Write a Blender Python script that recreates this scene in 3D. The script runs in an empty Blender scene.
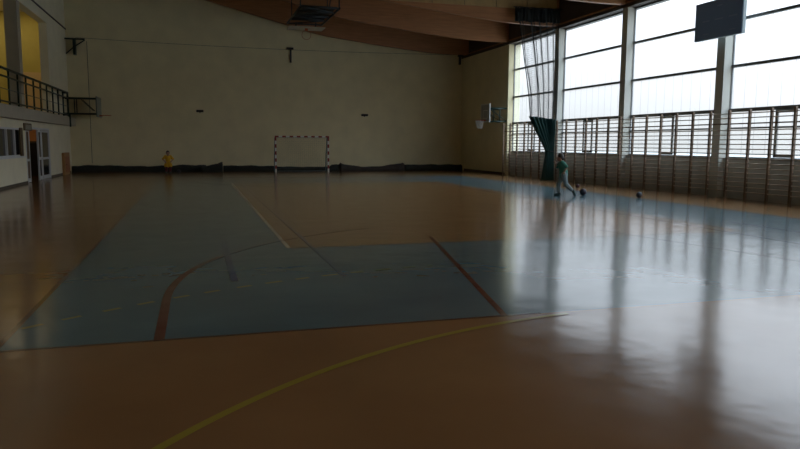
import bpy, bmesh, math, random
from mathutils import Vector, Matrix
random.seed(7)
SC = bpy.context.scene
COL = SC.collection
PI = math.pi
ORD = ['first','second','third','fourth','fifth','sixth','seventh','eighth','ninth','tenth','eleventh','twelfth',
       'thirteenth','fourteenth','fifteenth','sixteenth','seventeenth','eighteenth','nineteenth','twentieth',
       'twenty-first','twenty-second','twenty-third','twenty-fourth','twenty-fifth','twenty-sixth','twenty-seventh']

# ------------------------------------------------------------------ materials
def mat(name, col, rough=0.6, noise=0.0, nscale=3.0, metal=0.0, spec=0.5, bump=0.0, bscale=20.0, stretch=None):
    m = bpy.data.materials.new(name); m.use_nodes = True
    nt = m.node_tree; N = nt.nodes; L = nt.links
    b = N['Principled BSDF']
    b.inputs['Base Color'].default_value = (*col, 1)
    b.inputs['Roughness'].default_value = rough
    b.inputs['Metallic'].default_value = metal
    b.inputs['Specular IOR Level'].default_value = spec
    tc = N.new('ShaderNodeTexCoord'); src = tc.outputs['Object']
    if stretch:
        mp = N.new('ShaderNodeMapping'); mp.inputs['Scale'].default_value = stretch
        L.new(src, mp.inputs['Vector']); src = mp.outputs['Vector']
    if noise > 0:
        n = N.new('ShaderNodeTexNoise'); n.inputs['Scale'].default_value = nscale; n.inputs['Detail'].default_value = 4
        L.new(src, n.inputs['Vector'])
        r = N.new('ShaderNodeValToRGB')
        r.color_ramp.elements[0].position = 0.3; r.color_ramp.elements[1].position = 0.7
        r.color_ramp.elements[0].color = (*[c*(1-noise) for c in col], 1)
        r.color_ramp.elements[1].color = (*[min(1, c*(1+noise)) for c in col], 1)
        L.new(n.outputs['Fac'], r.inputs['Fac']); L.new(r.outputs['Color'], b.inputs['Base Color'])
    if bump > 0:
        n2 = N.new('ShaderNodeTexNoise'); n2.inputs['Scale'].default_value = bscale
        L.new(src, n2.inputs['Vector'])
        bp = N.new('ShaderNodeBump'); bp.inputs['Strength'].default_value = bump; bp.inputs['Distance'].default_value = 0.02
        L.new(n2.outputs['Fac'], bp.inputs['Height']); L.new(bp.outputs['Normal'], b.inputs['Normal'])
    return m

def floor_mat(name, col, noise=0.10):
    m = mat(name, col, rough=0.15, noise=noise, nscale=0.7)
    nt = m.node_tree; N = nt.nodes; L = nt.links; b = N['Principled BSDF']
    b.inputs['IOR'].default_value = 1.5
    tc = N.new('ShaderNodeTexCoord')
    n = N.new('ShaderNodeTexNoise'); n.inputs['Scale'].default_value = 0.9; n.inputs['Detail'].default_value = 3
    L.new(tc.outputs['Object'], n.inputs['Vector'])
    bp = N.new('ShaderNodeBump'); bp.inputs['Strength'].default_value = 0.2; bp.inputs['Distance'].default_value = 0.05
    L.new(n.outputs['Fac'], bp.inputs['Height']); L.new(bp.outputs['Normal'], b.inputs['Normal'])
    n3 = N.new('ShaderNodeTexNoise'); n3.inputs['Scale'].default_value = 2.5; n3.inputs['Detail'].default_value = 5
    L.new(tc.outputs['Object'], n3.inputs['Vector'])
    mr = N.new('ShaderNodeMapRange'); mr.inputs['To Min'].default_value = 0.12; mr.inputs['To Max'].default_value = 0.19
    L.new(n3.outputs['Fac'], mr.inputs['Value']); L.new(mr.outputs['Result'], b.inputs['Roughness'])
    return m

def glass_mat(name):
    # frosted channel glass: a joint line every 0.475 m
    m = bpy.data.materials.new(name); m.use_nodes = True
    nt = m.node_tree; N = nt.nodes; L = nt.links; N.clear()
    out = N.new('ShaderNodeOutputMaterial')
    tc = N.new('ShaderNodeTexCoord'); sp = N.new('ShaderNodeSeparateXYZ'); L.new(tc.outputs['Object'], sp.inputs[0])
    d = N.new('ShaderNodeMath'); d.operation = 'DIVIDE'; d.inputs[1].default_value = 0.475; L.new(sp.outputs['Y'], d.inputs[0])
    fr = N.new('ShaderNodeMath'); fr.operation = 'FRACT'; L.new(d.outputs[0], fr.inputs[0])
    lt = N.new('ShaderNodeMath'); lt.operation = 'LESS_THAN'; lt.inputs[1].default_value = 0.07; L.new(fr.outputs[0], lt.inputs[0])
    mx = N.new('ShaderNodeMix'); mx.data_type = 'RGBA'
    mx.inputs['A'].default_value = (0.96, 0.975, 0.98, 1); mx.inputs['B'].default_value = (0.86, 0.87, 0.88, 1)
    L.new(lt.outputs[0], mx.inputs['Factor'])
    tr = N.new('ShaderNodeBsdfTransparent'); L.new(mx.outputs['Result'], tr.inputs['Color'])
    tl = N.new('ShaderNodeBsdfTranslucent'); L.new(mx.outputs['Result'], tl.inputs['Color'])
    ms = N.new('ShaderNodeMixShader'); ms.inputs[0].default_value = 0.08
    L.new(tr.outputs[0], ms.inputs[1]); L.new(tl.outputs[0], ms.inputs[2])
    L.new(ms.outputs[0], out.inputs['Surface'])
    return m

def emit_mat(name, col, s):
    m = bpy.data.materials.new(name); m.use_nodes = True
    b = m.node_tree.nodes['Principled BSDF']
    b.inputs['Base Color'].default_value = (*col, 1)
    b.inputs['Emission Color'].default_value = (*col, 1); b.inputs['Emission Strength'].default_value = s
    return m

M = {}
M['orange'] = floor_mat('orange_floor', (0.36, 0.19, 0.082))
M['teal'] = floor_mat('teal_floor', (0.13, 0.205, 0.225))
M['line_red'] = floor_mat('red_line_paint', (0.165, 0.045, 0.032), 0.05)
M['line_yellow'] = floor_mat('yellow_line_paint', (0.46, 0.35, 0.06), 0.05)
M['line_worn'] = floor_mat('worn_yellow_paint', (0.30, 0.29, 0.12), 0.05)
M['line_faint'] = floor_mat('faint_orange_paint', (0.30, 0.20, 0.085), 0.1)  # close to the floor orange, so these lines barely show
M['line_border'] = floor_mat('border_line_paint', (0.16, 0.06, 0.035), 0.05)
M['line_pale'] = floor_mat('pale_line_paint', (0.62, 0.54, 0.36), 0.05)
M['line_blue'] = floor_mat('blue_line_paint', (0.06, 0.09, 0.20), 0.05)
M['wall'] = mat('cream_wall', (0.78, 0.69, 0.44), 0.85, 0.05, 1.2)
M['wall_l'] = mat('pale_left_wall', (0.84, 0.79, 0.60), 0.85, 0.05, 1.2)
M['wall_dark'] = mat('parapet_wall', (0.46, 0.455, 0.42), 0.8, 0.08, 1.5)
M['pillar'] = mat('pillar_paint', (0.53, 0.515, 0.455), 0.7, 0.04, 2)
M['beam'] = mat('glulam_timber', (0.36, 0.155, 0.06), 0.55, 0.18, 2.0, stretch=(0.5, 2, 9))
M['board'] = mat('ceiling_boards', (0.36, 0.25, 0.13), 0.65, 0.12, 2.0, stretch=(1, 4, 4))
M['panel_wood'] = mat('bulkhead_wood', (0.42, 0.28, 0.12), 0.6, 0.1, 2.0, stretch=(4, 4, 0.6))
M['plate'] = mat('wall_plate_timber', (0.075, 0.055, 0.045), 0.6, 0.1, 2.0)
M['frame'] = mat('window_frame_paint', (0.13, 0.13, 0.13), 0.5)
M['sash'] = mat('sash_paint', (0.19, 0.185, 0.17), 0.5)
M['glass'] = glass_mat('channel_glass')
M['bar'] = mat('beech_bars', (0.50, 0.42, 0.33), 0.5, 0.12, 5, stretch=(1, 1, 3))
M['bar_up'] = mat('bar_uprights', (0.19, 0.12, 0.075), 0.5, 0.12, 5)
M['green_metal'] = mat('green_metal', (0.012, 0.035, 0.026), 0.45)
M['dark_metal'] = mat('dark_metal', (0.016, 0.022, 0.028), 0.5)
M['white'] = mat('white_paint', (0.78, 0.76, 0.72), 0.5)
M['pale_board'] = mat('pale_board', (0.50, 0.46, 0.36), 0.5)
M['white_frame'] = mat('white_door_frame', (0.66, 0.68, 0.68), 0.5)
M['red'] = mat('red_paint', (0.30, 0.035, 0.025), 0.5)
M['rim'] = mat('orange_rim', (0.45, 0.09, 0.02), 0.5)
M['net_white'] = mat('white_cord', (0.6, 0.58, 0.54), 0.8)
M['net_blue'] = mat('blue_grey_cord', (0.10, 0.15, 0.17), 0.8)
M['net_black'] = mat('black_cord', (0.02, 0.024, 0.024), 0.8)
M['curtain'] = mat('green_curtain', (0.018, 0.075, 0.072), 0.7, 0.15, 3)
M['dark_cloth'] = mat('dark_net_roll', (0.022, 0.026, 0.022), 0.85, 0.25, 5, bump=0.5, bscale=12)
M['dark_cloth2'] = mat('brown_dark_cover', (0.05, 0.042, 0.035), 0.8, 0.2, 5, bump=0.4, bscale=9)
M['score'] = mat('scoreboard_face', (0.22, 0.36, 0.66), 0.4)  # brighter than the navy face; window glare is put into this blue
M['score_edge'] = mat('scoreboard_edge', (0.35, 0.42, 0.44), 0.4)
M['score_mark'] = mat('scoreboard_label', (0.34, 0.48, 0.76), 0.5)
M['bb_glass'] = mat('grey_backboard', (0.16, 0.20, 0.19), 0.3)
M['bb_clear'] = mat('pale_grey_backboard', (0.34, 0.35, 0.33), 0.3)
M['black'] = mat('black_plastic', (0.012, 0.011, 0.009), 0.5)
M['slab'] = mat('gallery_slab', (0.46, 0.42, 0.33), 0.8, 0.05, 2)
M['yellow_wall'] = mat('yellow_gallery_wall', (0.58, 0.47, 0.12), 0.8, 0.05, 2)
M['pale_door'] = mat('pale_gallery_door', (0.70, 0.50, 0.26), 0.6)
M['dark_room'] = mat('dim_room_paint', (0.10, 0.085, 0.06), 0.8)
M['dark_glass'] = mat('dark_window_glass', (0.02, 0.022, 0.024), 0.15)
M['brown_leaf'] = mat('brown_door_leaf', (0.12, 0.075, 0.03), 0.5)
M['cupboard'] = mat('cupboard_wood', (0.42, 0.23, 0.09), 0.6, 0.12, 3)
M['cupboard_red'] = mat('cupboard_red_door', (0.40, 0.16, 0.07), 0.6)
M['room_light'] = mat('orange_room_light', (0.62, 0.27, 0.09), 0.6)  # flat orange that stands in for light in the inner room
M['skin'] = mat('skin', (0.42, 0.24, 0.16), 0.55)
M['hair'] = mat('dark_hair', (0.025, 0.017, 0.012), 0.6)
M['shirt_green'] = mat('green_shirt', (0.03, 0.17, 0.12), 0.8, 0.1, 8)
M['short_grey'] = mat('grey_trousers', (0.20, 0.24, 0.24), 0.8, 0.1, 8)
M['shoe_dark'] = mat('dark_shoe', (0.02, 0.05, 0.045), 0.6)
M['shirt_yellow'] = mat('yellow_shirt', (0.75, 0.42, 0.02), 0.8, 0.1, 8)
M['short_red'] = mat('dark_red_shorts', (0.10, 0.018, 0.028), 0.8)
M['ball_dark'] = mat('dark_ball', (0.022, 0.022, 0.035), 0.5)
M['ball_red'] = mat('maroon_ball', (0.07, 0.018, 0.022), 0.5)
M['ball_patch'] = mat('ball_panel', (0.06, 0.05, 0.07), 0.5)
M['ground'] = mat('outdoor_ground', (0.32, 0.30, 0.26), 0.9, 0.2, 0.5)
M['lamp'] = emit_mat('gallery_lamp', (1.0, 0.78, 0.42), 9.0)
M['lamp_o'] = emit_mat('corridor_lamp', (1.0, 0.55, 0.2), 1.2)
M['sign'] = mat('sign_face', (0.30, 0.30, 0.24), 0.5)

# ------------------------------------------------------------------ helpers
ORG = {}
def obj(name, bm, m, parent=None, loc=None, smooth=False):
    """bm in world coordinates -> one mesh object whose origin is loc (or its parent's)"""
    me = bpy.data.meshes.new(name)
    org = Vector(loc) if loc is not None else (ORG[parent.name] if parent else Vector((0, 0, 0)))
    if parent: org = ORG[parent.name]
    bmesh.ops.translate(bm, verts=bm.verts, vec=-org)
    bm.normal_update(); bm.to_mesh(me); bm.free()
    o = bpy.data.objects.new(name, me); COL.objects.link(o)
    for x in (m if isinstance(m, (list, tuple)) else [m]): me.materials.append(x)
    if smooth:
        for p in me.polygons: p.use_smooth = True
    if parent: o.parent = parent
    else: o.location = org
    ORG[o.name] = org
    return o

def tag(o, label, cat, group=None, kind=None):
    o['label'] = label; o['category'] = cat
    if group: o['group'] = group
    if kind: o['kind'] = kind
    return o

def thing(name, label, cat, loc, group=None):
    o = bpy.data.objects.new(name, None); COL.objects.link(o); o.location = loc
    o.empty_display_size = 0.2
    ORG[o.name] = Vector(loc)
    return tag(o, label, cat, group)

def struct(name, bm, m, parent=None, smooth=False):
    o = obj(name, bm, m, parent, smooth=smooth); 
    if not parent: o['kind'] = 'structure'
    return o

def dup(root, loc):
    r = root.copy(); COL.objects.link(r); r.location = loc
    for ch in root.children:
        c = ch.copy(); COL.objects.link(c); c.parent = r
        for g in ch.children:
            q = g.copy(); COL.objects.link(q); q.parent = c
    return r

def B(): return bmesh.new()

def box(bm, x0, x1, y0, y1, z0, z1, mi=0):
    vs = [bm.verts.new(p) for p in ((x0,y0,z0),(x1,y0,z0),(x1,y1,z0),(x0,y1,z0),(x0,y0,z1),(x1,y0,z1),(x1,y1,z1),(x0,y1,z1))]
    for f in ((3,2,1,0),(4,5,6,7),(0,1,5,4),(1,2,6,5),(2,3,7,6),(3,0,4,7)):
        fc = bm.faces.new([vs[i] for i in f]); fc.material_index = mi
    return bm

def bbox(x0, x1, y0, y1, z0, z1, bev=0.0):
    bm = box(B(), x0, x1, y0, y1, z0, z1)
    if bev: bmesh.ops.bevel(bm, geom=bm.edges[:], offset=bev, segments=2, affect='EDGES', profile=0.5)
    return bm

def cyl(bm, a, b, r0, r1=None, n=10, caps=True, mi=0):
    a = Vector(a); b = Vector(b); r1 = r0 if r1 is None else r1
    d = (b-a).normalized(); u = d.orthogonal().normalized(); v = d.cross(u)
    A = [bm.verts.new(a+(u*math.cos(2*PI*i/n)+v*math.sin(2*PI*i/n))*r0) for i in range(n)]
    C = [bm.verts.new(b+(u*math.cos(2*PI*i/n)+v*math.sin(2*PI*i/n))*r1) for i in range(n)]
    for i in range(n):
        f = bm.faces.new((A[i], A[(i+1) % n], C[(i+1) % n], C[i])); f.material_index = mi; f.smooth = True
    if caps:
        f = bm.faces.new(A[::-1]); f.material_index = mi
        f = bm.faces.new(C); f.material_index = mi
    return bm

def path(bm, pts, r, n=8):
    for a, b in zip(pts, pts[1:]):
        if (Vector(a)-Vector(b)).length > 1e-5: cyl(bm, a, b, r, n=n)
    return bm

def ring(bm, c, R, r, axis='z', n=28, k=8):
    c = Vector(c); vs = []
    for i in range(n):
        t = 2*PI*i/n; row = []
        for j in range(k):
            p = 2*PI*j/k; rr = R+r*math.cos(p); h = r*math.sin(p)
            q = (rr*math.cos(t), rr*math.sin(t), h)
            if axis == 'y': q = (q[0], q[2], q[1])
            if axis == 'x': q = (q[2], q[0], q[1])
            row.append(bm.verts.new(c+Vector(q)))
        vs.append(row)
    for i in range(n):
        for j in range(k):
            f = bm.faces.new((vs[i][j], vs[(i+1) % n][j], vs[(i+1) % n][(j+1) % k], vs[i][(j+1) % k])); f.smooth = True
    return bm

def ball(bm, c, r, sc=(1, 1, 1), rot=None, seg=16):
    m = Matrix.Translation(Vector(c))
    if rot: m = m @ rot
    m = m @ Matrix.Diagonal((*[r*s for s in sc], 1))
    bmesh.ops.create_uvsphere(bm, u_segments=seg, v_segments=max(6, seg//2+2), radius=1, matrix=m)
    return bm

def prism_xz(bm, pts, y0, y1):
    a = [bm.verts.new((x, y0, z)) for x, z in pts]; b = [bm.verts.new((x, y1, z)) for x, z in pts]
    n = len(pts)
    bm.faces.new(a); bm.faces.new(b[::-1])
    for i in range(n): bm.faces.new((a[(i+1) % n], a[i], b[i], b[(i+1) % n]))
    bmesh.ops.recalc_face_normals(bm, faces=bm.faces[:])
    return bm

def grid_net(fn, nu, nv, r):
    """net of cords over the sheet fn(i/nu, j/nv)"""
    bm = B()
    P = [[Vector(fn(i/nu, j/nv)) for j in range(nv+1)] for i in range(nu+1)]
    for i in range(nu+1):
        for j in range(nv+1):
            if i < nu: cyl(bm, P[i][j], P[i+1][j], r, n=4, caps=False)
            if j < nv: cyl(bm, P[i][j], P[i][j+1], r, n=4, caps=False)
    return bm

def sheet(fn, nu, nv, th):
    bm = B()
    V = [[bm.verts.new(fn(i/nu, j/nv)) for j in range(nv+1)] for i in range(nu+1)]
    for i in range(nu):
        for j in range(nv):
            bm.faces.new((V[i][j], V[i+1][j], V[i+1][j+1], V[i][j+1])).smooth = True
    return bm

def thick(o, th):
    m = o.modifiers.new('thickness', 'SOLIDIFY'); m.thickness = th; m.offset = 0
    return o

# ------------------------------------------------------------------ hall dimensions
XL, XR = -6.55, 16.3          # left wall, face of the right wall and pillars
YN, YB = -3.0, 41.5           # near wall, back wall
XG = 16.64                    # glazing plane
PW = 0.35                     # pillar width
PY = [18.83+5.335*k for k in range(-4, 5)]     # pillar centres
PY = [p for p in PY if p < 36]
PY = sorted(PY)

# floor: one mesh, court zones and painted lines
def quad(bm, x0, x1, y0, y1, z, mi):
    f = bm.faces.new([bm.verts.new(p) for p in ((x0,y0,z),(x1,y0,z),(x1,y1,z),(x0,y1,z))]); f.material_index = mi
def strip(bm, pts, w, z, mi, dash=None):
    """painted line along 2D points"""
    P = [Vector((p[0], p[1], 0)) for p in pts]; n = len(P)
    L = []; R = []
    for i in range(n):
        t = (P[min(n-1, i+1)]-P[max(0, i-1)]).normalized(); nn = Vector((-t.y, t.x, 0))*w/2
        L.append(P[i]+nn); R.append(P[i]-nn)
    s = 0
    for i in range(n-1):
        keep = True
        if dash:
            keep = (s % (2*dash)) < dash
        s += (P[i+1]-P[i]).length
        if keep:
            f = bm.faces.new([bm.verts.new((q.x, q.y, z)) for q in (R[i], R[i+1], L[i+1], L[i])]); f.material_index = mi
def arc(cx, cy, R, a0, a1, n=60):
    return [(cx+R*math.cos(a0+(a1-a0)*i/n), cy+R*math.sin(a0+(a1-a0)*i/n)) for i in range(n+1)]

fb = B()
CX, CY = 5.9, 20.15
x0, x1, y0, y1 = CX-7.52, CX+7.52, CY-14.02, CY+14.02      # teal basketball court
vx0, vx1, vy0, vy1 = CX-4.5, CX+4.5, CY-9.05, CY+9.05      # orange volleyball court inside
ex0, ex1, ey0, ey1 = -11.8, 17.0, YN-0.3, YB+0.3
for a, b, c, d, mi in ((ex0,x0,ey0,ey1,0),(x1,ex1,ey0,ey1,0),(x0,x1,ey0,y0,0),(x0,x1,y1,ey1,0),
                       (x0,vx0,y0,y1,1),(vx1,x1,y0,y1,1),(vx0,vx1,y0,vy0,1),(vx0,vx1,vy1,y1,1),(vx0,vx1,vy0,vy1,0)):
    quad(fb, a, b, c, d, 0, mi)
Z = [0.0012+0.0006*i for i in range(8)]
RED, YEL, PAL, BLU, WORN, BORD, FAINT = 2, 3, 4, 5, 6, 7, 8
strip(fb, [(x0,y0),(3.3,y0)], .05, Z[0], BORD); strip(fb, [(x0,y1),(x1,y1)], .05, Z[0], BORD)
strip(fb, [(x0,y0),(x0,y1)], .05, Z[0], BORD); strip(fb, [(x1,y0),(x1,y1)], .05, Z[0], BORD)
for s, yb in ((1, y0), (-1, y1)):
    for q in (-1, 1):
        strip(fb, [(CX+q*3.0, yb), (CX+q*1.8, yb+s*5.8)], .07, Z[1], RED)
    h = yb+s*1.575
    pts = [(CX-6.25, yb), (CX-6.25, h)]+[(CX+6.25*math.cos(PI-PI*i/80), h+s*6.25*math.sin(PI*i/80)) for i in range(1, 30)]
    strip(fb, pts, .09, Z[2], RED)
strip(fb, [(vx0,vy0),(vx1,vy0)], .03, Z[0], FAINT); strip(fb, [(vx0,vy1),(vx1,vy1)], .05, Z[0], PAL)
strip(fb, [(vx0,vy0),(vx0,vy1)], .06, Z[0], PAL); strip(fb, [(vx1,vy0),(vx1,vy1)], .04, Z[0], FAINT)
for q in (-1, 1):
    strip(fb, [(CX+q*4.115, CY-11.6), (CX+q*4.115, CY+11.6)], .06, Z[3], BLU)
    strip(fb, [(CX+q*5.485, CY-11.6), (CX+q*5.485, CY-7.6)], .09, Z[3], BLU)
# handball goal area (6 m) and dashed free-throw (9 m) lines
hy = 0.1
strip(fb, arc(CX-1.5, hy, 6.0, PI, PI*.545), .065, Z[5], YEL)

d9 = arc(CX-1.5, hy, 9.0, PI*0.76, PI*.545, 160)
strip(fb, d9, .06, Z[4], WORN, dash=.2)
hy2 = 39.95
strip(fb, arc(CX-1.5, hy2, 6.0, -PI, -PI/2)+arc(CX+1.5, hy2, 6.0, -PI/2, 0), .06, Z[5], YEL)
floor = struct('floor', fb, [M['orange'], M['teal'], M['line_red'], M['line_yellow'], M['line_pale'], M['line_blue'], M['line_worn'], M['line_border'], M['line_faint']])

# walls
struct('wall_back', bbox(XL-0.3, 17.0, YB, YB+0.3, 0, 14), M['wall'])
struct('wall_near', bbox(XL-0.3, 17.0, YN-0.3, YN, 0, 14), M['wall'])
# right wall: solid piece in the far corner, parapet under the windows
struct('wall_right', bbox(XR, 17.0, PY[-1]-PW/2, YB, 0, 7.2), M['wall'])
for i, (a, b) in enumerate(zip([YN-0.2]+PY[:-1], PY)):
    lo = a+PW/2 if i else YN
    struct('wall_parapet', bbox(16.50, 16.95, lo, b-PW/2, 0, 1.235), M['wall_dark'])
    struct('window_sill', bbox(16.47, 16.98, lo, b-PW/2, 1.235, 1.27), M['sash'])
for p in PY[:-1]:
    struct('pillar', bbox(XR, 16.66, p-PW/2, p+PW/2, 0, 7.12), M['pillar'])
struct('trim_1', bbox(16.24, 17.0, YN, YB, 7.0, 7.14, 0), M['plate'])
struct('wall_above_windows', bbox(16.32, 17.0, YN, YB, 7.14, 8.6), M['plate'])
struct('trim_2', bbox(16.20, 16.32, YN, YB, 7.14, 7.20), M['beam'])
# roof: glulam beams arching across the hall, board ceiling on top
prof = [(16.3,7.12),(15.2,7.115),(14,7.15),(13,7.22),(11.9,7.33),(10.8,7.44),(10,7.53),(9.1,7.64),(8.2,7.74),(7.5,7.83),(6.5,8.02),
        (5.4,8.30),(4.2,8.60),(3,8.90),(1.8,9.20),(0.7,9.47),(-1,9.88),(-3,10.35),(-5,10.8),(-6.55,11.1)]
def rtop(x): return 8.45+(16.4-x)*0.2
for p in PY+[40.55]:
    pts = prof+[(-6.55, rtop(-6.55)), (16.3, rtop(16.3))]
    struct('roof_beam', prism_xz(B(), pts, p-0.11, p+0.11), M['beam'])
cb = prism_xz(B(), [(17.1, rtop(17.1)), (-6.9, rtop(-6.9)), (-6.9, rtop(-6.9)+.2), (17.1, rtop(17.1)+.2)], YN-0.3, YB+0.3)
struct('ceiling', cb, M['board'])
# boarded bulkhead on the near side of the third beam, with joints
pb = B()
jx = [16.15-1.52*k for k in range(8)]
for a, b in zip(jx[1:], jx): box(pb, a+0.02, b-0.02, PY[-2]-0.19, PY[-2]-0.115, 7.79, 9.6)
box(pb, jx[-1]+.03, 16.13, PY[-2]-0.15, PY[-2]-0.112, 7.80, 9.58, 1)
struct('trim_3', pb, [M['panel_wood'], M['plate']])

# ------------------------------------------------------------------ windows
def window(n, ya, yb, detail=True):
    y0, y1 = ya+PW/2, yb-PW/2
    w = bpy.data.objects.new('window_%d' % n, None); COL.objects.link(w); w.location = (XG, (y0+y1)/2, 1.27); w['kind'] = 'structure'
    ORG[w.name] = Vector(w.location)
    f = B()
    for zz, h in ((1.295, .05), (6.97, .06)): box(f, XG-.05, XG+.05, y0, y1, zz-h/2, zz+h/2)
    for a in (y0, y1-.025): box(f, XG-.03, XG+.03, a, a+.025, 1.27, 7.0)
    obj('window_frame', f, M['frame'], w)
    for zz, h in ((2.8, .11), (4.2, .085), (5.65, .085), (2.23, .05)):
        obj('transom', bbox(XG-.06, XG+.06, y0+.01, y1-.01, zz-h/2, zz+h/2), M['frame'], w)
    for a, b in ((1.32, 2.205), (2.255, 2.745), (2.855, 4.157), (4.243, 5.607), (5.693, 6.94)):
        obj('pane', bbox(XG-.004, XG+.004, y0+.025, y1-.025, a, b), M['glass'], w)
    c = (y0+y1)/2+0.16
    s = B()
    for a in (c-.38, c+.29): box(s, XG-.10, XG-.062, a, a+.09, 1.33, 2.74)
    for z0 in (1.33, 2.65): box(s, XG-.10, XG-.062, c-.38, c+.38, z0, z0+.09)
    so = obj('sash', s, M['sash'], w)
    obj('handle', bbox(XG-.125, XG-.10, c-.35, c-.32, 1.98, 2.10), M['sash'], so)
edges = PY
n = 1
for a, b in list(zip([YN-PW/2]+edges[:-1], edges))[::-1]:
    window(n, a, b); n += 1
# ground outside
gb = B(); quad(gb, 17.0, 120, -80, 160, -0.25, 0)
struct('outdoor_ground', gb, M['ground'])

# ------------------------------------------------------------------ wall bars
PITCH = 0.83
zr = [2.66, 2.52]+[2.15-.145*k for k in range(14)]
xb = 16.05
def make_bars():
    t = thing('wall_bars', '', 'wall bars', (xb, 0, 0), 'wooden wall bars along the windows')
    for s in (-1, 1):
        b = bbox(xb-.035, xb+.04, s*(PITCH/2-.018)-.014, s*(PITCH/2-.018)+.014, 0, 2.78, .003)
        obj('upright', b, M['bar_up'], t)
    for z_ in zr:
        r = B(); cyl(r, (xb-.012, -PITCH/2+.045, z_), (xb-.012, PITCH/2-.045, z_), .016, n=10)
        obj('rung', r, M['bar'], t)
    obj('back_rail', bbox(xb+.0405, xb+.06, -PITCH/2+.006, PITCH/2-.006, 2.33, 2.37), M['bar_up'], t)
    return t
proto = None
for k in range(27):
    y = 34.6-PITCH*(k+.5)
    if k == 0:
        proto = make_bars(); o = proto; o.location = (xb, y, 0)
    else: o = dup(proto, (xb, y, 0))
    o['label'] = 'wooden wall-bar unit in front of the tall windows, %s counted from the far corner' % ORD[k]

# ------------------------------------------------------------------ scoreboard on the pillar
t = thing('scoreboard', 'dark navy unlit scoreboard hung high on a window pillar', 'scoreboard', (15.95, 18.57, 5.05))
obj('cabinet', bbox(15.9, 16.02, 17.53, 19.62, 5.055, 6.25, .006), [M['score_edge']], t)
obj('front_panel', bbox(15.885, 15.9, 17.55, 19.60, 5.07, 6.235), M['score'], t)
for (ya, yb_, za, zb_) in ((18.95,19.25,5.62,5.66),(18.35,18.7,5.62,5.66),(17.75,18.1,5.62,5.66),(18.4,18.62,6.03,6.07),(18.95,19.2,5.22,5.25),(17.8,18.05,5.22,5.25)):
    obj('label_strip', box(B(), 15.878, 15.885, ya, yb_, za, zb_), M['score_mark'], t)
for zz in (5.3, 6.0):
    obj('bracket', bbox(16.02, 16.3, 18.76, 18.90, zz-.04, zz+.04), M['dark_metal'], t)

# ------------------------------------------------------------------ gathered divider net and green curtain
YC = 28.8
t = thing('divider_curtain', 'hall divider net with dark green curtain gathered beside the window pillar', 'curtain', (15.6, YC, 0))
def lerp(tab, z):
    for (a, va), (b, vb) in zip(tab, tab[1:]):
        if min(a, b) <= z <= max(a, b): return va+(vb-va)*(z-a)/(b-a)
    return tab[-1][1]
cl = [(2.95,14.62),(2.72,14.74),(2.2,15.02),(1.8,15.26),(1.42,15.47),(1.15,15.50),(.7,15.44),(.03,15.36)]
def cur(u, v):
    zt = 2.93-.13*u+.03*math.sin(u*40)
    z = .03+(zt-.03)*v
    a = lerp(cl, min(2.95, z)); b = 15.90
    squeeze = .55+.45*min(1, abs(z-1.35)/1.2)
    return (a+(b-a)*u+.02*math.sin(u*57), YC+.17*squeeze*math.sin(u*2*PI*8+.4*math.sin(z*2))-.10*math.sin(u*PI), z)
thick(obj('curtain', sheet(cur, 150, 40, .012), M['curtain'], t, smooth=True), .012)
nl = [(7.76,13.80),(7.0,14.05),(5.6,14.26),(4.2,14.52),(2.8,14.68)]
def net(u, v):
    z = 2.82+(7.74-2.82)*v
    a = lerp(nl, z); b = 16.0
    uu = u**0.72
    return (a+(b-a)*uu, YC+.10*math.sin(u*2*PI*5+.6*math.sin(z)), z+.05*math.sin(u*30))
no = obj('net', grid_net(net, 84, 56, .0055), M['net_black'], t)
no['kind'] = 'stuff'
rp = B(); path(rp, [(lerp(nl, z)-.01, YC-.05, z) for z in (7.74,7,6.2,5.4,4.6,3.8,2.9)], .022)
path(rp, [(lerp(nl, z)+.13+.05*math.sin(z*2), YC+.04, z) for z in (7.74,7,6.2,5.4,4.6,3.8,2.9)], .016)
path(rp, [(lerp(nl, z)*.62+16*.38+.03*math.sin(z*2.5), YC, z) for z in (7.74,7,6.2,5.4,4.6,3.8,2.9)], .014)
obj('rope', rp, M['net_black'], t)
# the net's upper hem is bunched against the beam
def hem(u, v):
    z = 7.16+(7.76-7.16)*v
    return (13.87+(16.1-13.87)*u, YC+.16+.06*math.sin(u*2*PI*13), z-.02*math.sin(u*23))
thick(obj('bunched_hem', sheet(hem, 130, 4, .012), M['net_black'], t, smooth=True), .01)
tr = B(); box(tr, 13.8, 16.2, YC+.10, YC+.22, 7.765, 7.785); obj('track', tr, M['dark_metal'], t)
bd = B(); ring(bd, (15.70, YC, 1.36), .22, .018, n=24); 
for v_ in bd.verts: v_.co.y = YC+(v_.co.y-YC)*.8-.03
obj('tie_band', bd, M['net_black'], t)

# ------------------------------------------------------------------ handball goal
GX0, GX1, GY = 4.38, 7.42, 39.95
t = thing('handball_goal', 'red and white striped handball goal in front of the back wall', 'goal', (5.9, GY, 0))
def striped(axis, p, L, n, w=.08):
    bm = B()
    for i in range(n):
        a, b = L*i/n, L*(i+1)/n
        mi = 1 if i % 2 else 0
        if axis == 'z': box(bm, p[0]-w/2, p[0]+w/2, p[1]-w/2, p[1]+w/2, p[2]+a, p[2]+b, mi)
        else: box(bm, p[0]+a, p[0]+b, p[1]-w/2, p[1]+w/2, p[2]-w/2, p[2]+w/2, mi)
    return bm
obj('post', striped('z', (GX0, GY, 0), 2.0, 10), [M['white'], M['red']], t)
obj('post', striped('z', (GX1, GY, 0), 2.0, 10), [M['white'], M['red']], t)
obj('crossbar', striped('x', (GX0-.04, GY, 2.04), GX1-GX0+.08, 15), [M['red'], M['white']], t)
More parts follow.
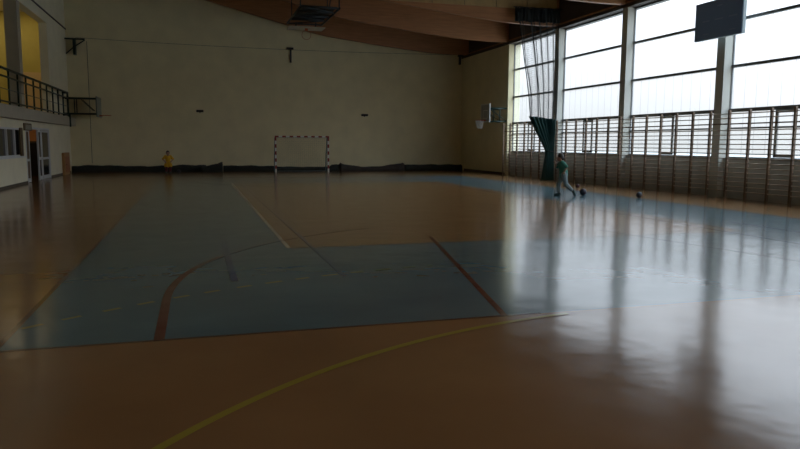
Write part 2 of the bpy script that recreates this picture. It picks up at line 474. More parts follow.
for gx in (GX0, GX1):
    sb = B(); path(sb, [(gx, GY+.04, 2.02), (gx, GY+.45, 1.95), (gx, GY+.95, .05)], .022); path(sb, [(gx, GY+.04, .03), (gx, GY+.98, .03)], .022)
    obj('side_stay', sb, M['net_blue'], t)
bb_ = B(); cyl(bb_, (GX0, GY+.97, .03), (GX1, GY+.97, .03), .022); obj('ground_bar', bb_, M['net_blue'], t)
def gnet(u, v):
    x = GX0+.03+(GX1-GX0-.06)*u
    if v < .25: y, z = GY+.05+v*1.6, 2.0-v*.2
    else:
        q = (v-.25)/.75; y, z = GY+.45+q*.5, 1.95-q*1.9
    return (x, y+.03*math.sin(u*17)*v, z)
o = obj('net', grid_net(gnet, 26, 22, .0022), M['net_blue'], t); o['kind'] = 'stuff'
def gside(gx):
    def f(u, v):
        top = 1.99-.05*u; d = .45+.5*v
        return (gx+.02*math.sin(v*9), GY+.05+(d-.05)*u, top*(1-v)+.04*v)
    return f
for gx in (GX0+.03, GX1-.03):
    o = obj('side_net', grid_net(gside(gx), 10, 20, .003 if gx > 6 else .002), M['net_blue'], t); o['kind'] = 'stuff'

# ------------------------------------------------------------------ rolled net / covers along the back wall
def roll(name, label, x0, x1, hf, m, dep=.42, cat='net roll', y1=None):
    y1 = y1 or YB-.02
    n = max(12, int((x1-x0)*7)); k = 10
    bm = B(); rows = []
    for i in range(n+1):
        u = i/n; x = x0+(x1-x0)*u; h = hf(u); row = []
        for j in range(k+1):
            a = PI*j/k
            wob = 1+.06*math.sin(x*5.1+j)+.04*math.sin(x*11.3+2*j)
            yy = y1-dep/2-math.cos(a)*dep/2*(1 if j in (0, k) else min(1.0, wob))
            zz = max(0, h*math.sin(a)**.55*wob) if 0 < j < k else 0.0
            row.append(bm.verts.new((x, yy, zz)))
        rows.append(row)
    for i in range(n):
        for j in range(k):
            bm.faces.new((rows[i][j], rows[i][j+1], rows[i+1][j+1], rows[i+1][j])).smooth = True
        bm.faces.new((rows[i][0], rows[i+1][0], rows[i+1][k], rows[i][k]))
    bm.faces.new(rows[0]); bm.faces.new(rows[n][::-1])
    bmesh.ops.recalc_face_normals(bm, faces=bm.faces[:])
    o = obj(name, bm, m, loc=((x0+x1)/2, y1-dep/2, 0))
    return tag(o, label, cat)
roll('rolled_net', 'long dark rolled net along the back wall behind the yellow-shirted child', -6.5, .55, lambda u: .36+.03*math.sin(u*9), M['dark_cloth'], cat='rolled net')
roll('folded_net', 'humped heap of dark folded net at the back wall left of the goal', .3, 1.45, lambda u: .30+.28*u**1.2, M['dark_cloth'], .62, 'folded net', YB-.44)
roll('rolled_net', 'dark green rolled net along the back wall behind the striped goal', 1.5, 8.3, lambda u: .30+.05*math.sin(u*5+1)+(.10 if u > .93 else 0), M['dark_cloth'], .42, 'rolled net')
roll('folded_cover', 'brownish folded cover sagging along the back wall right of the goal', 8.35, 12.35, lambda u: .50-.30*math.sin(u*PI)**.8*(1-.35*u), M['dark_cloth2'], .6, 'cover')
roll('rolled_net', 'dark rolled net along the back wall ending at the far right corner', 12.45, 16.25, lambda u: .36, M['dark_cloth'], cat='rolled net')

# ------------------------------------------------------------------ back wall fittings
def vent(label, x, z):
    t = thing('wall_speaker', label, 'speaker', (x, YB, z))
    obj('housing', bbox(x-.2, x+.2, YB-.16, YB, z-.06, z+.07, .02), M['black'], t)
    obj('bracket', bbox(x-.03, x+.03, YB-.03, YB, z-.10, z-.06), M['dark_metal'], t)
vent('small black box on the back wall left of the goal', .29, 3.45)
vent('small black box on the back wall right of the goal', 9.95, 3.38)
# wire for the protective net, on three brackets
wb = B(); wp = []
for i in range(41):
    x = -6.0+22.2*i/40; s = abs((x-5.45)/11.1); wp.append((x, YB-.35, 7.06+.15*s*s-.0))
path(wb, wp, .008, 6)
tag(obj('net_wire', wb, M['dark_metal'], loc=(5.1, YB-.35, 7.06)), 'thin wire strung high across the back wall between brackets', 'wire')
t = thing('net_bracket', 'dark T-shaped bracket hanging from the wire in the middle of the back wall', 'bracket', (5.5, YB, 6.4), 'brackets on the back wall')
obj('post', bbox(5.46, 5.54, YB-.12, YB, 6.36, 7.2), M['dark_metal'], t)
obj('cross_arm', bbox(5.25, 5.62, YB-.38, YB-.12, 7.10, 7.19), M['dark_metal'], t)
t = thing('net_bracket', 'dark green triangular bracket high in the far left corner', 'bracket', (-6.2, YB, 6.4), 'brackets on the back wall')
obj('cross_arm', bbox(-6.54, -5.55, YB-.42, YB-.34, 7.10, 7.18), M['green_metal'], t)
obj('post', bbox(-6.15, -6.03, YB-.42, YB-.001, 6.32, 7.18), M['green_metal'], t)
br = B(); path(br, [(-6.5, YB-.38, 6.35), (-6.1, YB-.38, 6.72), (-5.55, YB-.38, 7.1)], .03); obj('brace', br, M['green_metal'], t)
t = thing('net_bracket', 'dark bracket at the top of the far right corner', 'bracket', (16.15, YB, 6.5), 'brackets on the back wall')
obj('post', bbox(16.05, 16.14, YB-.2, YB, 6.62, 7.3), M['dark_metal'], t)
obj('cross_arm', bbox(15.9, 16.28, YB-.4, YB-.2, 7.08, 7.18), M['dark_metal'], t)
rb = B(); cyl(rb, (-5.46, YB-.35, .52), (-5.46, YB-.35, 7.05), .012, n=6)
tag(obj('hanging_rope', rb, M['dark_metal'], loc=(-5.55, YB-.3, .4)), 'thin vertical rope hanging beside the far left corner', 'rope')

# ------------------------------------------------------------------ basketball hoops
def hoop_net(cx, cy, z, axis='z', L=.42):
    def f(u, v):
        a = 2*PI*u; r = .225*(1-.45*v)
        return (cx+r*math.cos(a), cy+r*math.sin(a), z-L*v)
    return grid_net(f, 14, 6, .009)
# folded ceiling basket
BX, BYF = 5.55, 36.3
t = thing('ceiling_basketball_hoop', 'ceiling-mounted basketball hoop folded up flat under the roof beams', 'basketball hoop', (BX, BYF, 7.5))
fr = B()
for x in (BX-.88, BX+.88):
    path(fr, [(x, 31.6, 7.75), (x, BYF, 7.75)], .05)
for y in (31.65, 32.8, 34.0, 35.1, BYF): path(fr, [(BX-.88, y, 7.75), (BX+.88, y, 7.75)], .045)
for a, b in ((31.65, 32.8), (34.0, 32.8), (34.0, 35.1), (BYF, 35.1)):
    path(fr, [(BX-.88, a, 7.75), (BX+.88, b, 7.75)], .03)
obj('mast_frame', fr, M['dark_metal'], t)
obj('folded_backing', bbox(BX-.80, BX+.80, 31.8, 35.6, 7.80, 7.84), M['dark_metal'], t)
obj('backboard', bbox(BX-.90, BX+.90, BYF-.98, BYF+.08, 7.44, 7.48), M['pale_board'], t)
arm = B()
for x in (BX-.5, BX+.5): path(arm, [(x, BYF-.3, 7.48), (x, BYF-.5, 7.75)], .04)
obj('folding_arm', arm, M['dark_metal'], t)
rm = B(); ring(rm, (BX, BYF-.55, 7.12), .225, .010, axis='y'); box(rm, BX-.07, BX+.07, BYF-.62, BYF-.48, 7.33, 7.44)
obj('rim', rm, M['rim'], t)
for x in (BX-.88, BX+.88):
    for y in (31.7, 34.6):
        hb = B(); path(hb, [(x, y, 7.75), (x, y, rtop(x)-.01)], .028); obj('hanger', hb, M['dark_metal'], t)
hb = B(); path(hb, [(BX+.88, 31.7, rtop(BX+.88)-.02), (BX+.88, 34.6, 7.8)], .03); obj('diagonal_strut', hb, M['dark_metal'], t)

# side basket beside the gallery
t = thing('side_basketball_hoop', 'green-framed basketball hoop fixed to the end of the gallery on the left wall', 'basketball hoop', (XL, 40.1, 3.0))
fr = B()
for y in (39.75, 40.45):
    for z_ in (3.15, 3.95): path(fr, [(XL, y, z_), (-4.9, y, z_)], .035)
    path(fr, [(-6.0, y, 3.15), (-6.0, y, 3.95)], .03); path(fr, [(-4.95, y, 3.15), (-4.95, y, 3.95)], .03)
    path(fr, [(-5.7, y, 3.9), (-5.1, y, 3.3)], .018)
obj('wall_frame', fr, M['green_metal'], t)
obj('backboard', bbox(-4.90, -4.86, 39.2, 41.0, 2.98, 4.03), M['bb_glass'], t)
rm = B(); ring(rm, (-4.50, 40.1, 3.08), .225, .012); box(rm, -4.86, -4.70, 40.02, 40.18, 3.03, 3.09); obj('rim', rm, M['rim'], t)

# side basket on the right wall
HY = 35.2
t = thing('side_basketball_hoop', 'basketball hoop with white net on a frame from the right wall beside the last window', 'basketball hoop', (XR, HY, 2.9))
for y in (HY-.4, HY+.4):
    fr = B()
    for z_ in (2.90, 3.60): path(fr, [(XR, y, z_), (15.26, y, z_)], .04)
    for x in (15.9, 15.3): path(fr, [(x, y, 2.90), (x, y, 3.60)], .03)
    path(fr, [(XR, y, 2.92), (15.26, y, 3.58)], .022)
    obj('wall_frame', fr, M['green_metal'], t)
bk = obj('backboard', bbox(15.22, 15.26, HY-.6, HY+.6, 2.85, 3.85), M['bb_clear'], t)
eb = B()
for (a, b, c, d) in ((-.6,.6,2.85,2.90),(-.6,.6,3.80,3.85),(-.6,-.55,2.90,3.80),(.55,.6,2.90,3.80)): box(eb, 15.205, 15.22, HY+a, HY+b, c, d)
obj('board_border', eb, M['white'], bk)
eb = B()
for (a, b, c, d) in ((-.3,.3,3.05,3.08),(-.3,.3,3.47,3.50),(-.3,-.27,3.08,3.47),(.27,.3,3.08,3.47)): box(eb, 15.21, 15.219, HY+a, HY+b, c, d)
obj('target_square', eb, M['white'], bk)
rm = B(); ring(rm, (14.90, HY, 2.96), .225, .014); box(rm, 15.02, 15.22, HY-.08, HY+.08, 2.92, 2.98); obj('rim', rm, M['rim'], t)
o = obj('net', hoop_net(14.90, HY, 2.95), M['net_white'], t); o['kind'] = 'stuff'

# ------------------------------------------------------------------ left wall with gallery
XF = -6.25     # gallery front
SL0, SL1 = 2.52, 2.97
DY0, DY1 = 31.0, 35.75     # doors
WY0, WY1 = 20.0, 30.65     # window band under the gallery
lw = B(); T = .35
def lbox(y0, y1, z0, z1): box(lw, XL-T, XL, y0, y1, z0, z1)
lbox(YN, WY0, 0, SL0); lbox(WY0, WY1, 0, 1.10); lbox(WY0, WY1, 2.20, SL0); lbox(WY1, DY0, 0, SL0)
lbox(DY0, DY1, 2.28, SL0); lbox(DY1, YB, 0, SL0)
# above the gallery: piers and spandrel
lbox(YN, YB, 7.20, 14)
lbox(36.55, YB, SL1, 7.20)
struct('wall_left', lw, M['wall_l'])
for a in (30.8, 25.4, 20.0, 14.6, 9.2, 3.8): struct('gallery_column', bbox(XL-.47, XL-.01, a, a+.52, SL1, 7.20), M['slab'])
struct('gallery_slab', bbox(-11.5, XF, YN, YB-.01, SL0, SL1), M['slab'])
struct('wall_gallery_back', bbox(-11.8, -11.5, YN, YB, 0, 8.3), M['yellow_wall'])
struct('wall_gallery_end', bbox(-11.5, XL-T, 39.3, 39.5, SL1, 8.3), M['yellow_wall'])
struct('ceiling_gallery', bbox(-11.8, XL-T, YN, YB, 8.1, 8.3), M['wall'])
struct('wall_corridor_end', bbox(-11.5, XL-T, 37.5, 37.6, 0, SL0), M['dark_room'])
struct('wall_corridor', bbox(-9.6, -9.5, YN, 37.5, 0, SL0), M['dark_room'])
# conduit on the upper left wall
cb_ = B(); path(cb_, [(XL+.03, 10, 7.68), (XL+.03, YB-.05, 7.68)], .035); struct('trim_4', cb_, M['plate'])
# baseboards
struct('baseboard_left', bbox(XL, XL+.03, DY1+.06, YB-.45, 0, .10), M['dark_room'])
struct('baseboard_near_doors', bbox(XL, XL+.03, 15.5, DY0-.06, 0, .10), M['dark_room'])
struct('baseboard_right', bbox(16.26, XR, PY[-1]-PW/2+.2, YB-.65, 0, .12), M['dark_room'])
# gallery doors (pale) on the yellow end wall
def leafd(nm, x0, x1, zt):
    o = struct(nm, bbox(x0, x1, 39.24, 39.298, SL1, zt), M['pale_door'])
    obj('handle', bbox(x1-.16, x1-.06, 39.19, 39.24, SL1+1.0, SL1+1.05), M['dark_metal'], o)
leafd('door_2', -8.25, -7.2, 5.15)
leafd('door_3', -10.15, -9.35, 5.15)
for lab, z_ in (('small dark wall fitting high on the yellow gallery wall', 7.35), ('small dark wall fitting lower on the yellow gallery wall', 5.95)):
    ft = B(); box(ft, -10.15, -9.75, 39.2, 39.298, z_-.07, z_+.07); bmesh.ops.bevel(ft, geom=ft.edges[:], offset=.03, segments=2, affect='EDGES')
    tag(obj('wall_fitting', ft, M['black'], loc=(-9.95, 39.25, z_)), lab, 'wall fitting', 'fittings on the yellow gallery wall')

# gallery railing
t = thing('gallery_railing', 'dark green metal railing along the front edge of the left gallery', 'railing', (XF, 25, SL1))
RY1 = 39.6
def rail(nm, z_, r, x=XF-.04):
    b = B(); cyl(b, (x, 8.0, z_), (x, RY1, z_), r, n=8); obj(nm, b, M['green_metal'], t)
rail('top_rail', 4.20, .05); rail('lower_rail', 3.93, .035); rail('middle_rail', 3.50, .014); rail('bottom_rail', 3.07, .03)
py = [RY1-1.32*k for k in range(23)]
for i, y in enumerate(py):
    r = .05 if i == 0 else .035
    b = B(); cyl(b, (XF-.04, y, SL1-.0), (XF-.04, y, 4.2), r, n=8)
    obj('post', b, M['green_metal'], t)
b = B(); cyl(b, (XF+.03, RY1, 2.45), (XF+.03, RY1, 3.1), .045, n=8); obj('drop_post', b, M['green_metal'], t)
b = B()
for z_ in (3.07, 4.2): cyl(b, (XF-.04, RY1, z_), (XL, RY1, z_), .04, n=8)
obj('return_rail', b, M['green_metal'], t)

# window band under the gallery
w = bpy.data.objects.new('window_20', None); COL.objects.link(w); w.location = (XL, 25, 1.1); w['kind'] = 'structure'; ORG[w.name] = Vector(w.location)
f = B()
for z_ in (1.10, 2.13): box(f, XL-.12, XL-.02, WY0, WY1, z_, z_+.07)
yy = WY1
while yy > WY0+.2:
    box(f, XL-.12, XL-.02, yy-.10, yy, 1.17, 2.13); yy -= 1.17
obj('window_frame', f, M['white_frame'], w)
obj('pane', bbox(XL-.10, XL-.085, WY0, WY1-.02, 1.15, 2.15), M['dark_glass'], w)
struct('trim_5', bbox(XL-.02, XL+.02, WY1-.55, WY1-.12, 1.12, 2.22), M['brown_leaf'])
struct('window_ledge', bbox(XL, XL+.06, WY0, WY1, 1.06, 1.10), M['white_frame'])

# glazed double door below the gallery
d = bpy.data.objects.new('door_1', None); COL.objects.link(d); d.location = (XL, 33.4, 0); d['kind'] = 'structure'; ORG[d.name] = Vector(d.location)
f = B()
for y in (DY0, 33.30, 34.0, DY1-.10): box(f, XL-.06, XL+.01, y, y+.10, 0, 2.20)
box(f, XL-.06, XL+.01, DY0, DY1, 2.19, 2.28)
obj('door_frame', f, M['white_frame'], d)
def leaf(y0, y1, nm, pm):
    s = B()
    for y in (y0, y1-.07): box(s, XL-.055, XL-.01, y, y+.07, .02, 2.18)
    for z_, h in ((.02, .16), (.88, .10), (2.09, .09)): box(s, XL-.055, XL-.01, y0, y1, z_, z_+h)
    o = obj(nm, s, M['white_frame'], d)
    obj('pane', bbox(XL-.04, XL-.03, y0+.05, y1-.05, .12, 2.12), pm, o)
    return o
leaf(DY0+.11, 31.75, 'side_panel', M['brown_leaf'])
leaf(33.41, 33.99, 'leaf', M['dark_glass'])
l2 = leaf(34.11, DY1-.11, 'leaf', M['dark_glass'])
hb = B(); path(hb, [(XL-.02, 33.45, 1.0), (XL+.05, 33.45, 1.0), (XL+.05, 33.62, 1.0)], .018); obj('door_handle', hb, M['white'], d)
# orange-coloured panel stands in for orange room light, above a dark inner door
t = thing('orange_panel', 'orange panel for the lit room seen through the open door under the gallery', 'panel', (-7.5, 37.5, 1.7))
obj('board', bbox(-8.15, -6.93, 37.47, 37.499, 1.70, 2.28), M['room_light'], t)
eb = B()
for (a, b_, c, e) in ((-8.2,-6.905,1.65,1.70),(-8.2,-6.905,2.28,2.33),(-8.2,-8.15,1.70,2.28),(-6.93,-6.905,1.70,2.28)): box(eb, a, b_, 37.465, 37.499, c, e)
obj('border', eb, M['brown_leaf'], t)
o = struct('door_4', bbox(-8.0, -6.95, 37.44, 37.499, 0, 1.60), M['black'])
obj('door_handle', bbox(-7.9, -7.8, 37.40, 37.44, .95, .99), M['white'], o)
# sign over the door
t = thing('door_sign', 'small dark-framed sign on the wall above the glazed door', 'sign', (XL, 31.5, 2.2))
obj('housing', bbox(XL, XL+.04, 30.75, 32.05, 2.12, 2.42, .006), M['brown_leaf'], t)
obj('sign_face', bbox(XL+.04, XL+.046, 30.95, 31.9, 2.16, 2.36), M['sign'], t)
# low wooden cupboard at the wall
t = thing('low_cupboard', 'low brown wooden cupboard against the left wall near the far corner', 'cupboard', (XL+.15, 39.6, 0))
obj('body', bbox(XL+.031, XL+.16, 38.5, 39.95, 0, 1.12, .01), M['cupboard'], t)
dd = obj('door', bbox(XL+.16, XL+.18, 38.7, 39.75, .12, .92, .004), M['cupboard_red'], t)
obj('knob', bbox(XL+.18, XL+.205, 38.8, 38.84, .5, .54), M['dark_metal'], dd)

# ------------------------------------------------------------------ balls
def football(label, x, y, r, m, m2):
    t = thing('ball', label, 'ball', (x, y, 0), None)
    b = ball(B(), (x, y, r), r, seg=24); obj('shell', b, m, t, smooth=True)
    p = B()
    for k in range(8):
        a = k*2.4; zz = -0.8+1.6*k/7; q = math.sqrt(1-zz*zz)
        d_ = Vector((q*math.cos(a), q*math.sin(a), zz)); c = Vector((x, y, r))+d_*(r*1.002)
        u = d_.orthogonal().normalized(); v = d_.cross(u)
        vs = [p.verts.new(c+(u*math.cos(2*PI*i/5)+v*math.sin(2*PI*i/5))*r*.32-d_*r*.045) for i in range(5)]
        tp = p.verts.new(c+d_*r*.012)
        for i in range(5): p.faces.new((vs[i], vs[(i+1) % 5], tp))
    obj('patch', p, m2, t)
football('dark football on the floor just behind the running boy', 12.33, 20.25, .115, M['ball_dark'], M['ball_red'])
football('small maroon ball on the floor beyond the dark football and the boy', 14.22, 23.76, .08, M['ball_red'], M['ball_dark'])
football('dark football lying alone on the blue floor near the wall bars', 13.50, 18.85, .10, M['ball_dark'], M['ball_patch'])
football('small dark ball on the floor right of the yellow-shirted child', -.92, 39.9, .10, M['ball_dark'], M['ball_patch'])

# ------------------------------------------------------------------ people
def solid(parts, voxel, smooth_it=3):
    """one continuous surface from tapered limbs and rounded masses"""
    bm = B()
    for p in parts:
        if p[0] == 'c':
            _, a, b, r0, r1 = p
            cyl(bm, a, b, r0, r1, n=14); ball(bm, a, r0, seg=14); ball(bm, b, r1, seg=14)
        else:
            _, c, r, sc = p[:4]; ball(bm, c, r, sc, p[4] if len(p) > 4 else None, seg=18)
    me = bpy.data.meshes.new('tmp'); bm.to_mesh(me); bm.free()
    o = bpy.data.objects.new('tmp', me); COL.objects.link(o)
    r = o.modifiers.new('r', 'REMESH'); r.mode = 'VOXEL'; r.voxel_size = voxel; r.use_smooth_shade = True
    if smooth_it:
        s = o.modifiers.new('s', 'SMOOTH'); s.iterations = smooth_it; s.factor = .5
    dg = bpy.context.evaluated_depsgraph_get()
    ev = bpy.data.meshes.new_from_object(o.evaluated_get(dg))
    bpy.data.objects.remove(o); out = B(); out.from_mesh(ev); bpy.data.meshes.remove(ev)
    return out

def hand(wrist, fwd, side, s):
    """palm, four bent fingers and a thumb leaving the side of the palm"""
    w = Vector(wrist); f = Vector(fwd).normalized(); sd = Vector(side); sd = (sd-f*sd.dot(f)).normalized(); up = f.cross(sd)
    P = [('c', w, w+f*.05*s, .021*s, .024*s)]
    for k, (o, L) in enumerate(((-.027, .052), (-.009, .060), (.010, .056), (.027, .044))):
        a = w+f*.065*s+sd*o*s; b = a+(f*.85+up*.35).normalized()*L*.55*s; c = b+(f*.35+up*.9).normalized()*L*.5*s
        P += [('c', w+f*.03*s+sd*o*.7*s, a, .011*s, .0095*s), ('c', a, b, .0095*s, .0085*s), ('c', b, c, .0085*s, .007*s)]
    a = w+f*.02*s-sd*.024*s; b = a+(f*.6-sd*.8).normalized()*.032*s; c = b+(f*.9-sd*.1+up*.4).normalized()*.028*s
    P += [('c', a, b, .012*s, .010*s), ('c', b, c, .010*s, .008*s)]
    return P

def person(label, loc, rotz, J, s, cols, voxel=.009):
    root = None
    V = {k: Vector(v) for k, v in J.items()}
    hf = V['face'].normalized(); hr = hf.cross(Vector((0, 0, 1))).normalized(); hu = hr.cross(hf)
    hc = V['head']
    R = []
    # trunk
    R += [('c', V['pelvis'], V['waist'], .105*s, .095*s), ('c', V['waist'], V['chest'], .095*s, .115*s), ('c', V['chest'], V['neck']-(V['neck']-V['chest'])*.35, .115*s, .07*s)]
    for q in 'lr':
        R += [('c', V['chest']+(V['neck']-V['chest'])*.45, V['sh_'+q], .075*s, .052*s),
              ('c', V['sh_'+q], V['el_'+q], .046*s, .036*s), ('c', V['el_'+q], V['wr_'+q], .036*s, .024*s),
              ('c', V['pelvis'], V['hip_'+q], .10*s, .085*s), ('c', V['hip_'+q], V['kn_'+q], .080*s, .054*s),
              ('c', V['kn_'+q], V['kn_'+q]*.6+V['an_'+q]*.4, .052*s, .050*s), ('c', V['kn_'+q]*.6+V['an_'+q]*.4, V['an_'+q], .050*s, .034*s),
              ('c', V['an_'+q], V['toe_'+q], .036*s, .026*s)]
        R += hand(V['wr_'+q], V['wr_'+q]-V['el_'+q], V['hs_'+q], s)
    R += [('c', V['neck']-(V['neck']-V['chest'])*.2, hc-hu*.06*s, .05*s, .046*s),
          ('b', hc, .098*s, (.82, .98, 1.16)), ('b', hc+hf*.055*s-hu*.05*s, .05*s, (1, 1, 1.1)),
          ('c', hc+hf*.088*s+hu*.005*s, hc+hf*.112*s-hu*.022*s, .008*s, .013*s),
          ('b', hc+hr*.082*s-hu*.01*s, .022*s, (.5, 1, 1.4)), ('b', hc-hr*.082*s-hu*.01*s, .022*s, (.5, 1, 1.4)),
          ('c', hc+hf*.092*s-hu*.055*s-hr*.015*s, hc+hf*.092*s-hu*.055*s+hr*.015*s, .009*s, .009*s)]
    ORG['__p'] = Vector((0, 0, 0))
    body = obj('person', solid(R, voxel), M['skin'], loc=(0, 0, 0), smooth=True)
    tag(body, label, 'person')
    # clothes, a little off the body
    g = .016*s
    S = [('c', V['pelvis']+(V['waist']-V['pelvis'])*cols.get('hem', .1), V['waist'], .125*s+g*.4, .110*s+g), ('c', V['waist'], V['chest'], .108*s+g, .122*s+g),
         ('c', V['chest'], V['neck']-(V['neck']-V['chest'])*.38, .122*s+g, .07*s)]
    if cols.get('hem', .1) < -.5:
        for q in 'lr':
            S += [('c', V['waist'], V['hip_'+q]-(V['hip_'+q]-V['kn_'+q])*.45, .115*s, .125*s)]
    for q in 'lr':
        S += [('c', V['chest']+(V['neck']-V['chest'])*.42, V['sh_'+q], .078*s+g*.6, .056*s+g*.7),
              ('c', V['sh_'+q], V['sh_'+q]+(V['el_'+q]-V['sh_'+q])*cols.get('sleeve', .62), .054*s+g*.6, .052*s+g*.6)]
    obj('shirt', solid(S, voxel*1.2), M[cols['shirt']], body, smooth=True)
    T_ = []
    for q in 'lr':
        kf = cols['leg']
        T_ += [('c', V['pelvis'], V['hip_'+q], .115*s+g*.4, .095*s+g*.5)]
        if kf <= 1:
            T_ += [('c', V['hip_'+q], V['hip_'+q]+(V['kn_'+q]-V['hip_'+q])*kf, .092*s+g*.5, .075*s+g*.6)]
        else:
            T_ += [('c', V['hip_'+q], V['kn_'+q], .090*s+g*.5, .064*s+g*.5), ('c', V['kn_'+q], V['kn_'+q]+(V['an_'+q]-V['kn_'+q])*(kf-1), .064*s+g*.5, .052*s+g*.5)]
    obj('shorts' if cols['leg'] <= 1 else 'trousers', solid(T_, voxel*1.2), M[cols['trousers']], body, smooth=True)
    for q in 'lr':
        a, e = V['an_'+q], V['toe_'+q]; d_ = (e-a).normalized()
        sh = [('c', a+Vector((0, 0, -.006)), a+d_*.05*s, .047*s, .044*s), ('c', a+d_*.03*s, e, .044*s, .036*s), ('c', a-d_*.02*s, a+Vector((0, 0, .03*s)), .042*s, .043*s)]
        obj('shoe', solid(sh, voxel*.9), M[cols['shoes']], body, smooth=True)
    H = [('b', hc+hu*.022*s-hf*.018*s, .106*s, (.86, .97, 1.04)), ('b', hc-hf*.05*s-hu*.03*s, .07*s, (1.05, .8, 1.0))]
    hb_ = solid(H, voxel*.9)
    cut = [f_ for f_ in hb_.faces if (f_.calc_center_median()-hc).dot(hf) > .045*s and (f_.calc_center_median()-hc).dot(hu) < .062*s]
    bmesh.ops.delete(hb_, geom=cut, context='FACES')
    obj('hair', hb_, M[cols['hair']], body, smooth=True)
    for k in (-1, 1):
        eb = ball(B(), hc+hf*.086*s+hr*k*.033*s+hu*.008*s, .010*s, seg=10); obj('eye', eb, M['black'], body, smooth=True)
    body.location = loc; body.rotation_euler = (0, 0, rotz)
    return body

# running boy: local +x = right in the photograph, +y = away, +z up; he runs towards -x
VR = math.atan2(-.2827, .9592)
boyJ = dict(pelvis=(.05,0,.74), waist=(.035,0,.86), chest=(.0,0,1.00), neck=(-.035,0,1.15), head=(-.075,.0,1.262), face=(-.9,.35,-.18),
            sh_l=(-.05,-.15,1.10), el_l=(.10,-.21,.95), wr_l=(.03,-.17,.80), hs_l=(0,0,1),
            sh_r=(.0,.15,1.10), el_r=(-.14,.22,.93), wr_r=(-.20,.10,1.06), hs_r=(0,0,1),
            hip_l=(.05,-.075,.70), kn_l=(.11,-.08,.40), an_l=(.37,-.08,.15), toe_l=(.43,-.08,.04),
            hip_r=(.05,.075,.70), kn_r=(-.09,.08,.40), an_r=(-.06,.08,.055), toe_r=(-.19,.08,.036))
person('boy in green shirt and grey trousers running with one leg trailing', (11.485, 20.18, 0), VR, boyJ, 1.08,
       dict(shirt='shirt_green', trousers='short_grey', shoes='shoe_dark', hair='hair', leg=1.7, sleeve=.85, hem=-.35))
kidJ = dict(pelvis=(0,.05,.56), waist=(0,.03,.68), chest=(0,-.01,.82), neck=(0,-.05,.965), head=(-.0,-.085,1.09), face=(.1,-1,-.15),
            sh_l=(.135,-.02,.92), el_l=(.26,-.0,.76), wr_l=(.17,-.14,.64), hs_l=(1,0,0),
            sh_r=(-.135,-.02,.92), el_r=(-.26,.0,.76), wr_r=(-.17,-.14,.64), hs_r=(-1,0,0),
            hip_l=(.07,.05,.52), kn_l=(.10,-.03,.29), an_l=(.10,.06,.055), toe_l=(.12,-.06,.033),
            hip_r=(-.07,.05,.52), kn_r=(-.10,-.03,.29), an_r=(-.10,.06,.055), toe_r=(-.12,-.06,.033))
person('child in yellow shirt and dark red trousers standing near the back wall', (-1.47, 39.9, 0), 0.04, kidJ, 1.08,
       dict(shirt='shirt_yellow', trousers='short_red', shoes='shoe_dark', hair='hair', leg=1.8, sleeve=.95, hem=-.9))

# ------------------------------------------------------------------ light: daylight through the windows, lamps in the gallery
w = bpy.data.worlds.new('sky'); SC.world = w; w.use_nodes = True
nt = w.node_tree; N = nt.nodes; L = nt.links; bg = N['Background']
tc = N.new('ShaderNodeTexCoord'); sp = N.new('ShaderNodeSeparateXYZ'); L.new(tc.outputs['Generated'], sp.inputs[0])
rp = N.new('ShaderNodeValToRGB'); rp.color_ramp.interpolation = 'EASE'
E0 = rp.color_ramp.elements
E0[0].position = 0.0; E0[0].color = (.43, .415, .395, 1)
E0[1].position = .62; E0[1].color = (1.75, 2.2, 2.7, 1)
for p_, c_ in ((.08, (.625, .62, .625)), (.17, (.98, 1.03, 1.11)), (.30, (1.45, 1.56, 1.72))):
    e = E0.new(p_); e.color = (*c_, 1)
rp.color_ramp.interpolation = 'LINEAR'
L.new(sp.outputs['Z'], rp.inputs['Fac'])
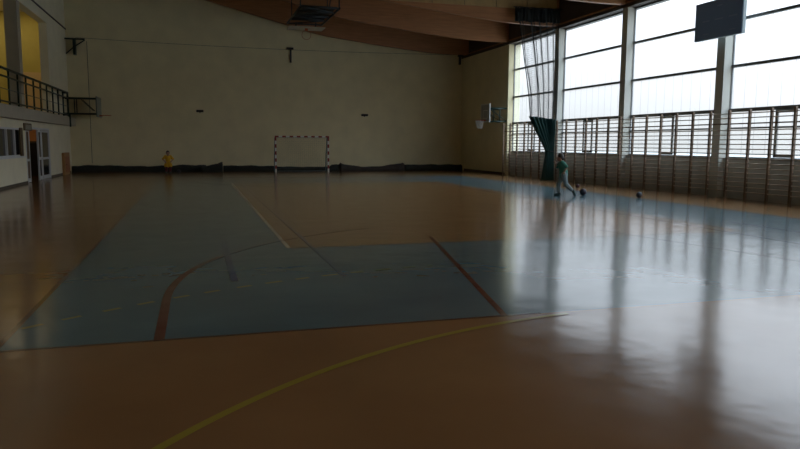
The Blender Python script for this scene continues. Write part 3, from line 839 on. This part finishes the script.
# the sky is brighter towards the side of the veiled sun (nearer end of the hall)
dt = N.new('ShaderNodeVectorMath'); dt.operation = 'DOT_PRODUCT'; dt.inputs[1].default_value = (.72, -.45, .53)
L.new(tc.outputs['Generated'], dt.inputs[0])
mr = N.new('ShaderNodeMapRange'); mr.inputs['From Min'].default_value = -.1; mr.inputs['From Max'].default_value = .9
mr.inputs['To Min'].default_value = .80; mr.inputs['To Max'].default_value = 1.45
L.new(dt.outputs['Value'], mr.inputs['Value'])
vm = N.new('ShaderNodeVectorMath'); vm.operation = 'SCALE'; L.new(rp.outputs['Color'], vm.inputs[0]); L.new(mr.outputs['Result'], vm.inputs['Scale'])
L.new(vm.outputs['Vector'], bg.inputs['Color']); bg.inputs['Strength'].default_value = 1.0

for y in (37.6,):
    l = bpy.data.lights.new('gallery_lamp', 'AREA'); l.shape = 'RECTANGLE'; l.size = 3.6; l.size_y = 1.4; l.energy = 16; l.color = (1, .86, .6)
    o = bpy.data.objects.new('gallery_lamp', l); COL.objects.link(o); o.location = (-9.2, y, 8.05)
l = bpy.data.lights.new('corridor_lamp', 'AREA'); l.size = .6; l.energy = 1.6; l.color = (1, .72, .4)
o = bpy.data.objects.new('corridor_lamp', l); COL.objects.link(o); o.location = (-7.9, 36.4, 2.49)

# ------------------------------------------------------------------ camera
f = 689.0; cx, cy = 400.0, 224.5
def nrm(v): return v.normalized()
dvec = nrm(Vector((195.5-cx, cy-142.0, f))); xv = Vector((2750-cx, cy-155.6, f)); xv = nrm(xv-dvec*xv.dot(dvec))
upv = xv.cross(dvec)
if upv.y < 0: upv = -upv
right = Vector((xv.x, dvec.x, upv.x)); up = Vector((xv.y, dvec.y, upv.y)); fwd = Vector((xv.z, dvec.z, upv.z))
cam = bpy.data.cameras.new('camera'); co = bpy.data.objects.new('camera', cam); COL.objects.link(co)
mtx = Matrix((right, up, -fwd)).transposed().to_4x4(); mtx.translation = (0, 0, 1.7)
co.matrix_world = mtx
cam.sensor_fit = 'HORIZONTAL'; cam.sensor_width = 36.0; cam.lens = f*36/800; cam.clip_end = 400; cam.clip_start = .05
SC.camera = co
vs = SC.view_settings
vs.view_transform = 'Standard'; vs.look = 'None'; vs.exposure = 0.73; vs.gamma = 1.0
try: vs.use_curve_mapping = False
except Exception: pass
cy_ = SC.cycles
cy_.max_bounces = 10; cy_.diffuse_bounces = 5; cy_.glossy_bounces = 5; cy_.transparent_max_bounces = 24; cy_.transmission_bounces = 6
cy_.sample_clamp_indirect = 4.0
cy_.use_denoising = True
